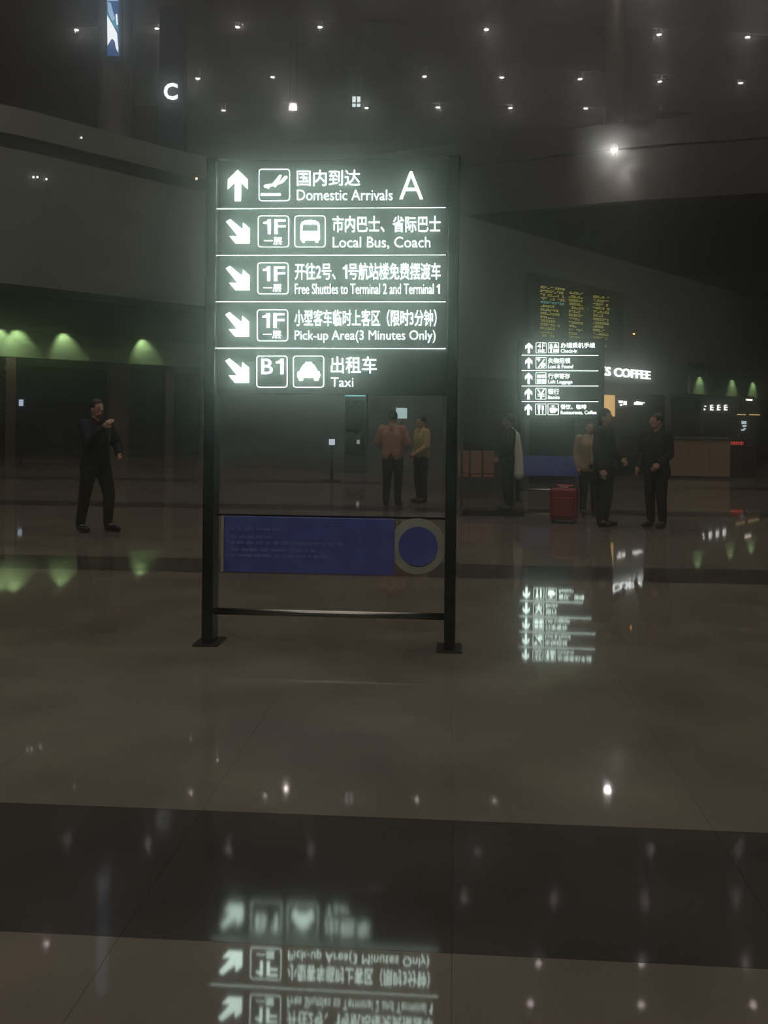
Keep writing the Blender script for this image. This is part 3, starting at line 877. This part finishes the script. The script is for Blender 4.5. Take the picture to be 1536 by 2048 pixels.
q = at(716, 884, 28.9); MB(t.location).box((q.x - .04, q.y + .02, q.z - .06), (q.x + .04, q.y + .12, q.z + .06)).build("small_lit_button_panel", emit_mat("pale_lilac_lit", (.75, .75, .85), .35), t)

# ---- counters at right
BEIGE = mat("beige_counter", (0.29, 0.215, 0.125), 0.5, var=.12, scale=3)
a_, b_ = on_floor(1338, 957), on_floor(1456, 957)
yy = (a_.y + b_.y) / 2
t = thing("service_counter", ((a_.x + b_.x) / 2, yy, 0), "beige box-shaped service counter standing at the right", "counter")
MB(t.location).box((a_.x, yy, 0.06), (b_.x, yy + 0.7, 1.08)).build("body", BEIGE, t, bevel=.01)
MB(t.location).box((a_.x - .05, yy - .05, 1.08), (b_.x + .05, yy + .75, 1.14)).build("counter_top", mat("dark_counter_top", (.09, .07, .055), .3), t, bevel=.01)
MB(t.location).box((a_.x + .03, yy + .04, 0), (b_.x - .03, yy + .66, .06)).build("plinth", BLACK, t)
for k in range(1, 3):
    x = a_.x + (b_.x - a_.x) * k / 3
    MB(t.location).box((x - .006, yy - .004, .08), (x + .006, yy + .01, 1.07)).build("panel_joint", mat("counter_joint", (.10, .075, .05), .6), t)
a_, b_ = on_floor(1460, 955), on_floor(1512, 955)
yy = (a_.y + b_.y) / 2
t = thing("ticket_machine", ((a_.x + b_.x) / 2, yy, 0), "dark low machine with a red display beside the beige counter", "machine")
MB(t.location).box((a_.x, yy, 0), (b_.x, yy + .6, .92)).build("body", mat("black_machine", (.018, .02, .018), .4), t, bevel=.02)
p0, p1 = on_y(1458, 891, yy - .03), on_y(1487, 882, yy - .03)
MB(t.location).box((p0.x - .03, yy - .02, p0.z - .04), (p1.x + .1, yy + .3, p1.z + .04)).build("display_hood", BLACK, t)
rnd = random.Random(5)
x = p0.x
while x < p1.x:
    l_ = rnd.uniform(.02, .05)
    MB(t.location).box((x, yy - .03, p0.z + .02), (x + l_, yy - .018, p1.z - .015)).build("red_segment", emit_mat("red_led", (1, .10, .06), .35), t)
    x += l_ + .02

# ---- tinted glass stand right of the large sign
a_, b_ = on_floor(919, 1033), on_floor(1049, 1036)
yy = (a_.y + b_.y) / 2
gm = bpy.data.materials.new("tinted_glass")
gm.use_nodes = True
nt = gm.node_tree; nt.nodes.clear()
out = nt.nodes.new('ShaderNodeOutputMaterial'); mix = nt.nodes.new('ShaderNodeMixShader'); tr = nt.nodes.new('ShaderNodeBsdfTransparent'); gl = nt.nodes.new('ShaderNodeBsdfGlossy'); fr = nt.nodes.new('ShaderNodeFresnel')
tr.inputs[0].default_value = (.86, .88, .87, 1); gl.inputs['Roughness'].default_value = .03; fr.inputs[0].default_value = 1.45
nt.links.new(fr.outputs[0], mix.inputs[0]); nt.links.new(tr.outputs[0], mix.inputs[1]); nt.links.new(gl.outputs[0], mix.inputs[2]); nt.links.new(mix.outputs[0], out.inputs[0])
t = thing("glass_partition", ((a_.x + b_.x) / 2, yy, 0), "freestanding smoked glass partition between the two directory signs", "partition")
ztop = at(985, 757, yy).z
MB(t.location).box((a_.x + .05, yy - .006, .10), (b_.x - .02, yy + .006, ztop)).build("glass_pane", gm, t)
MB(t.location).box((a_.x, yy - .03, 0), (a_.x + .05, yy + .03, ztop)).build("upright", mat("grey_upright", (.16, .17, .17), .35, .7), t)
MB(t.location).box((a_.x + .05, yy - .025, .02), (b_.x, yy + .025, .10)).build("bottom_channel", BLACK, t)
for dx, dy in ((-.02, -.12), (-.02, .10), (-1.0, -.12), (-1.0, .10)):
    MB(t.location).box((b_.x + dx - .07, yy + dy - .02, 0), (b_.x + dx + .03, yy + dy + .04, .025)).build("foot", STEEL, t)

# ================================================================== PEOPLE
SKIN = mat("skin", (0.42, 0.25, 0.17), 0.55, var=.06)
HAIR = mat("black_hair", (0.012, 0.010, 0.010), 0.5, var=.3, scale=60)
SHOE = mat("black_shoe", (0.012, 0.011, 0.012), 0.4)
def remeshed(mb, name, m, parent, voxel, smooth_n=6):
    me = bpy.data.meshes.new(name)
    mb.bm.to_mesh(me); mb.bm.free()
    o = bpy.data.objects.new(name, me)
    COL.objects.link(o)
    r = o.modifiers.new("r", 'REMESH'); r.mode = 'VOXEL'; r.voxel_size = voxel; r.use_smooth_shade = True
    s = o.modifiers.new("s", 'SMOOTH'); s.iterations = smooth_n; s.factor = .5
    dg = bpy.context.evaluated_depsgraph_get()
    me2 = bpy.data.meshes.new_from_object(o.evaluated_get(dg))
    bpy.data.objects.remove(o); bpy.data.meshes.remove(me)
    me2.name = name
    for p in me2.polygons: p.use_smooth = True
    return link(name, me2, parent, m)

def V(*a): return Vector(a)
def person(px, py, height, rz, label, jacket, trousers, arms=None, legs=None, head_turn=0.0, coat_len=0.0, lean=0.0, hair_m=HAIR, hair_long=False, extra=None):
    """figure facing local -Y; arms/legs: dict of joint overrides for L (+x) and R (-x)"""
    f = on_floor(px, py)
    t = thing("person", f, label, "person", None, rz)
    s = height / 1.75
    J = dict(pelvis=V(0, 0, .95), waist=V(0, lean * .3, 1.08), chest=V(0, lean * .7 + .0, 1.30), neck=V(0, lean + .01, 1.48), head=V(0, lean - .015, 1.625))
    for sd, x in (('L', 1), ('R', -1)):
        J['sh' + sd] = V(.185 * x, lean * .9 + .01, 1.415)
        J['el' + sd] = V(.235 * x, lean * .6 + .03, 1.13)
        J['wr' + sd] = V(.235 * x, lean * .4 - .06, .89)
        J['hip' + sd] = V(.092 * x, 0, .93)
        J['kn' + sd] = V(.105 * x, -.02, .50)
        J['an' + sd] = V(.11 * x, .02, .085)
        J['toe' + sd] = V(.13 * x, -.13, .04)
    for d in (arms or {}, legs or {}):
        for k, v in d.items(): J[k] = V(*v)
    def S(v): return Vector(v) * s
    # body: one continuous surface
    mb = MB()
    def cap(a, ra, b, rb, off=0.0): mb.capsule(S(a), (ra + off) * s, S(b), (rb + off) * s)
    def torso(off, low=.95):
        for x in (-.075, .075):
            cap(J['pelvis'] + V(x, .01, -.02), .105, J['waist'] + V(x * .9, 0, 0), .095, off)
            cap(J['waist'] + V(x * .9, 0, 0), .095, J['chest'] + V(x * 1.2, 0, 0), .108, off)
            cap(J['chest'] + V(x * 1.2, 0, 0), .105, J['neck'] + V(x * .9, 0, -.07), .06, off)
    def arm(sd, off, end=1.0):
        cap(J['sh' + sd], .062, J['el' + sd], .047, off)
        w_ = J['el' + sd].lerp(J['wr' + sd], end)
        cap(J['el' + sd], .045, w_, .032, off)
    def leg(sd, off, end=1.0):
        cap(J['hip' + sd], .092, J['kn' + sd], .062, off)
        a_ = J['kn' + sd].lerp(J['an' + sd], end)
        cap(J['kn' + sd], .06, a_, .042, off)
    torso(0.0)
    cap(J['neck'] + V(0, 0, -.08), .06, J['neck'] + V(0, -.005, .06), .052)
    rh = Matrix.Rotation(head_turn, 4, 'Z')
    hd = S(J['head'])
    mb.ball(hd, .1 * s, (.78, .95, 1.18), 3, rh)
    hv = lambda v: hd + (rh @ Vector(v)) * s
    mb.ball(hv((0, -.035, -.075)), .058 * s, (.95, 1, .75), 2)                       # jaw
    mb.capsule(hv((0, -.095, .015)), .011 * s, hv((0, -.112, -.025)), .016 * s)       # nose
    for x in (-1, 1):
        mb.ball(hv((.078 * x, .01, -.01)), .026 * s, (.4, .8, 1.2), 2, rh)            # ears
    mb.capsule(hv((-.02, -.092, -.062)), .009 * s, hv((.02, -.092, -.062)), .009 * s) # lips
    for sd, x in (('L', 1), ('R', -1)):
        arm(sd, 0); leg(sd, 0)
        cap(J['an' + sd], .04, J['toe' + sd], .034)
        wv = (J['wr' + sd] - J['el' + sd]).normalized()
        side = V(-x, 0, 0) - wv * wv.dot(V(-x, 0, 0)); side = side.normalized() if side.length > .01 else V(0, -1, 0)
        fwd_ = wv.cross(side).normalized()
        if fwd_.y > 0: fwd_ = -fwd_
        w0 = J['wr' + sd]
        cap(w0, .03, w0 + wv * .075, .034); cap(w0 + wv * .02 + fwd_ * .02, .02, w0 + wv * .08 + fwd_ * .022, .019)
        cap(w0 + wv * .02 - fwd_ * .02, .02, w0 + wv * .08 - fwd_ * .022, .018)
        for k, ln in enumerate((.062, .075, .07, .052)):                               # four fingers, slightly curled
            b0 = w0 + wv * .085 + fwd_ * (.033 - .022 * k)
            b1 = b0 + wv * ln * .55 + side * .008
            b2 = b1 + wv * ln * .42 + side * .022
            cap(b0, .0105, b1, .0095); cap(b1, .0095, b2, .0085)
        b0 = w0 + wv * .03 + fwd_ * .034
        b1 = b0 + wv * .028 + fwd_ * .024 + side * .012
        cap(b0, .0135, b1, .0115); cap(b1, .0115, b1 + wv * .03 + side * .01, .0095)  # thumb
    body = remeshed(mb, "body", SKIN, t, .0095 * s, 2)
    for x in (-1, 1):
        e = MB(); e.ball(hv((.031 * x, -.083, .012)), .0115 * s, (1, .6, .8), 2, rh)
        e.build("eye", mat("dark_eye", (.02, .015, .012), .2), body)
    # hair
    mb = MB()
    mb.ball(hd + (rh @ V(0, .018, .032)) * s, .104 * s, (.84, .98, 1.0), 3, rh)
    if hair_long:
        mb.ball(hd + (rh @ V(0, .055, -.06)) * s, .075 * s, (1.0, .7, 1.5), 3, rh)
    cut = MB()
    hair = remeshed(mb, "hair", hair_m, t, .012 * s, 3)
    bmh = bmesh.new(); bmh.from_mesh(hair.data)
    inv = rh.inverted()
    kill = [v for v in bmh.verts if (lambda q: q.y < -.045 and q.z < .055)((inv @ (v.co - hd)) / s)]
    bmesh.ops.delete(bmh, geom=kill, context='VERTS'); bmh.to_mesh(hair.data); bmh.free()
    cut.bm.free()
    # trousers
    mb = MB()
    for sd in 'LR': leg(sd, .020, .93)
    cap(J['pelvis'] + V(-.07, .01, -.03), .11, J['pelvis'] + V(.07, .01, -.03), .11, .012)
    remeshed(mb, "trousers", trousers, t, .013 * s)
    # jacket
    mb = MB()
    torso(.026)
    for sd in 'LR': arm(sd, .022, .93)
    if coat_len > 0:
        for x in (-.08, .08):
            cap(J['pelvis'] + V(x, .01, 0), .125, J['pelvis'] + V(x * 1.15, .01, -coat_len), .135)
    cap(J['neck'] + V(0, .01, -.05), .075, J['neck'] + V(0, .012, -.005), .066)
    remeshed(mb, "jacket", jacket, t, .013 * s)
    # shoes
    for sd in 'LR':
        mb = MB()
        a_, b_ = J['an' + sd], J['toe' + sd]
        cap(V(a_.x, a_.y, a_.z - .025), .052, V(b_.x, b_.y, b_.z + .006), .044)
        o = remeshed(mb, "shoe", SHOE, t, .012 * s)
        for v in o.data.vertices: v.co.z = max(v.co.z, .0005)
    if extra: extra(t, s, J)
    return t

C_NAVY = mat("navy_wool", (.012, .012, .024), .85, var=.2, scale=40)
C_BLACK = mat("black_cloth", (.011, .011, .012), .85, var=.2, scale=40)
C_CHAR = mat("charcoal_cloth", (.022, .022, .024), .85, var=.2, scale=40)
C_BROWN = mat("rust_brown_cloth", (.33, .17, .10), .85, var=.2, scale=30)
C_OLIVE = mat("olive_cloth", (.36, .30, .13), .85, var=.2, scale=30)
C_CREAM = mat("cream_cloth", (.82, .78, .62), .8, var=.1, scale=30)
C_TAN = mat("tan_cloth", (.34, .25, .14), .85, var=.15, scale=30)
PI = math.pi

def phone(t, s, J):
    w = (J['wrR'] + (J['wrR'] - J['elR']).normalized() * .14) * s
    MB().box((w.x - .03, w.y - .035, w.z - .06), (w.x + .035, w.y - .025, w.z + .07)).build("phone", BLACK, t)
# dark figure at left, holding a hand up to the face
person(190, 1064, 1.80, math.radians(58), "dark-clothed person standing alone at the far left with one hand raised", C_NAVY, C_BLACK,
       arms=dict(elR=(-.27, -.20, 1.18), wrR=(-.16, -.36, 1.38), elL=(.27, -.10, 1.14), wrL=(.16, -.28, 1.02)),
       legs=dict(hipL=(.095, 0, .93), knL=(.14, -.10, .50), anL=(.15, -.07, .085), toeL=(.17, -.25, .04), knR=(-.12, .06, .50), anR=(-.14, .13, .085), toeR=(-.16, -.04, .04)),
       coat_len=.12)
# figure with a cream coat over the back, behind the smoked glass
def coat_back(t, s, J):
    mb = MB()
    for x in (-.10, 0, .10):
        mb.capsule(V(x, .10, 1.36) * s, .085 * s, V(x, .14, 1.05) * s, .10 * s)
        mb.capsule(V(x, .14, 1.05) * s, .10 * s, V(x * 1.2, .16, .66) * s, .10 * s)
    mb.capsule(V(.0, .08, 1.40) * s, .08 * s, V(.0, .02, 1.47) * s, .07 * s)
    remeshed(mb, "cream_coat_back", C_CREAM, t, .014 * s)
person(1016, 1021, 1.68, math.radians(-82), "person in profile wearing a long cream coat over dark trousers", C_CHAR, C_BLACK,
       arms=dict(elL=(.22, -.02, 1.12), wrL=(.18, -.20, .95), elR=(-.24, .06, 1.12), wrR=(-.25, .02, .86)), extra=coat_back)
# two people talking at right
person(1207, 1053, 1.76, math.radians(62), "person in a dark coat with back half turned, right of the red suitcase", C_CHAR, C_BLACK,
       arms=dict(elL=(.26, -.02, 1.14), wrL=(.18, -.20, 1.00), elR=(-.26, .02, 1.13), wrR=(-.28, -.06, .86)), coat_len=.22, hair_long=True)
person(1312, 1056, 1.70, math.radians(-48), "dark-clothed person at right facing left towards the companion in dark coat", C_BLACK, C_BLACK,
       arms=dict(elL=(.26, -.03, 1.13), wrL=(.20, -.20, .98), elR=(-.27, .05, 1.13), wrR=(-.26, -.10, .92)), coat_len=.10, head_turn=math.radians(-25))
person(1177, 1030, 1.58, math.radians(12), "shorter person in a tan jacket partly hidden behind the dark-coated one", C_TAN, C_CHAR,
       arms=dict(elL=(.25, .02, 1.13), wrL=(.22, -.10, .90)), coat_len=.08)
# two people seen through the open lower half of the large sign
person(784, 1013, 1.72, PI - .2, "person in a rust-brown jacket seen from behind below the large sign", C_BROWN, C_BLACK,
       arms=dict(elL=(.29, .0, 1.15), wrL=(.20, -.22, 1.05), elR=(-.29, .0, 1.15), wrR=(-.20, -.22, 1.05)))
person(842, 1006, 1.64, math.radians(-60), "person in an olive jacket beside the rust-brown jacket, below the large sign", C_OLIVE, C_CHAR,
       arms=dict(elL=(.26, -.02, 1.14), wrL=(.20, -.22, 1.00)))

# ================================================================== RED SUITCASE
f = on_floor(1128, 1045)
t = thing("suitcase", f, "dark red wheeled suitcase standing on the floor left of two talking people", "suitcase", None, math.radians(-14))
RED = mat("dark_red_fabric", (.24, .022, .028), .6, var=.2, scale=30)
MB().box((-.205, -.13, .045), (.205, .13, .53)).build("shell", RED, t, bevel=.035)
MB().box((-.165, -.155, .10), (.165, -.12, .40)).build("front_pocket", RED, t, bevel=.015)
for x in (-.11, .11):
    MB().tube((x, .09, .50), (x, .09, .56), .011).build("handle_tube", STEEL, t)
MB().tube((-.125, .09, .56), (.125, .09, .56), .017).build("pull_handle", mat("red_handle", (.42, .04, .05), .4), t)
MB().box((-.07, -.05, .53), (.07, -.02, .555)).build("carry_handle", STEEL, t, bevel=.008)
for x in (-.16, .16):
    for y_ in (-.09, .09):
        w_ = MB(); w_.tube((x - .014, y_, .026), (x + .014, y_, .026), .026, seg=16); w_.build("wheel", SHOE, t)
MB().box((-.207, -.004, .06), (.207, .004, .535)).build("zip_band", SHOE, t)

# ================================================================== WAITING BENCH behind the smoked glass
a_, b_ = on_floor(914, 995), on_floor(990, 995)
yy = (a_.y + b_.y) / 2
t = thing("waiting_bench", ((a_.x + b_.x) / 2, yy, 0), "reddish-brown waiting bench with three seats behind the smoked glass", "bench")
SEAT = mat("red_brown_vinyl", (.26, .11, .06), .5, var=.15, scale=8)
wd = (b_.x - a_.x) / 3
for k in range(3):
    x0, x1 = a_.x + k * wd + .02, a_.x + (k + 1) * wd - .02
    MB(t.location).box((x0, yy - .24, .40), (x1, yy + .22, .46)).build("seat", SEAT, t, bevel=.02)
    g = [Vector((x0, yy + .20, .48)), Vector((x1, yy + .20, .48)), Vector((x1, yy + .34, .94)), Vector((x0, yy + .34, .94))]
    MB(t.location).hexa(g + [v + Vector((0, .05, 0)) for v in g]).build("backrest", SEAT, t)
MB(t.location).box((a_.x, yy - .04, .34), (b_.x, yy + .04, .40)).build("beam", STEEL, t)
for x in (a_.x + .12, b_.x - .12):
    l_ = MB(t.location); l_.box((x - .03, yy - .03, .03), (x + .03, yy + .03, .35)); l_.build("leg", STEEL, t)
    l_ = MB(t.location); l_.box((x - .03, yy - .26, 0), (x + .03, yy + .30, .03)); l_.build("foot", STEEL, t)
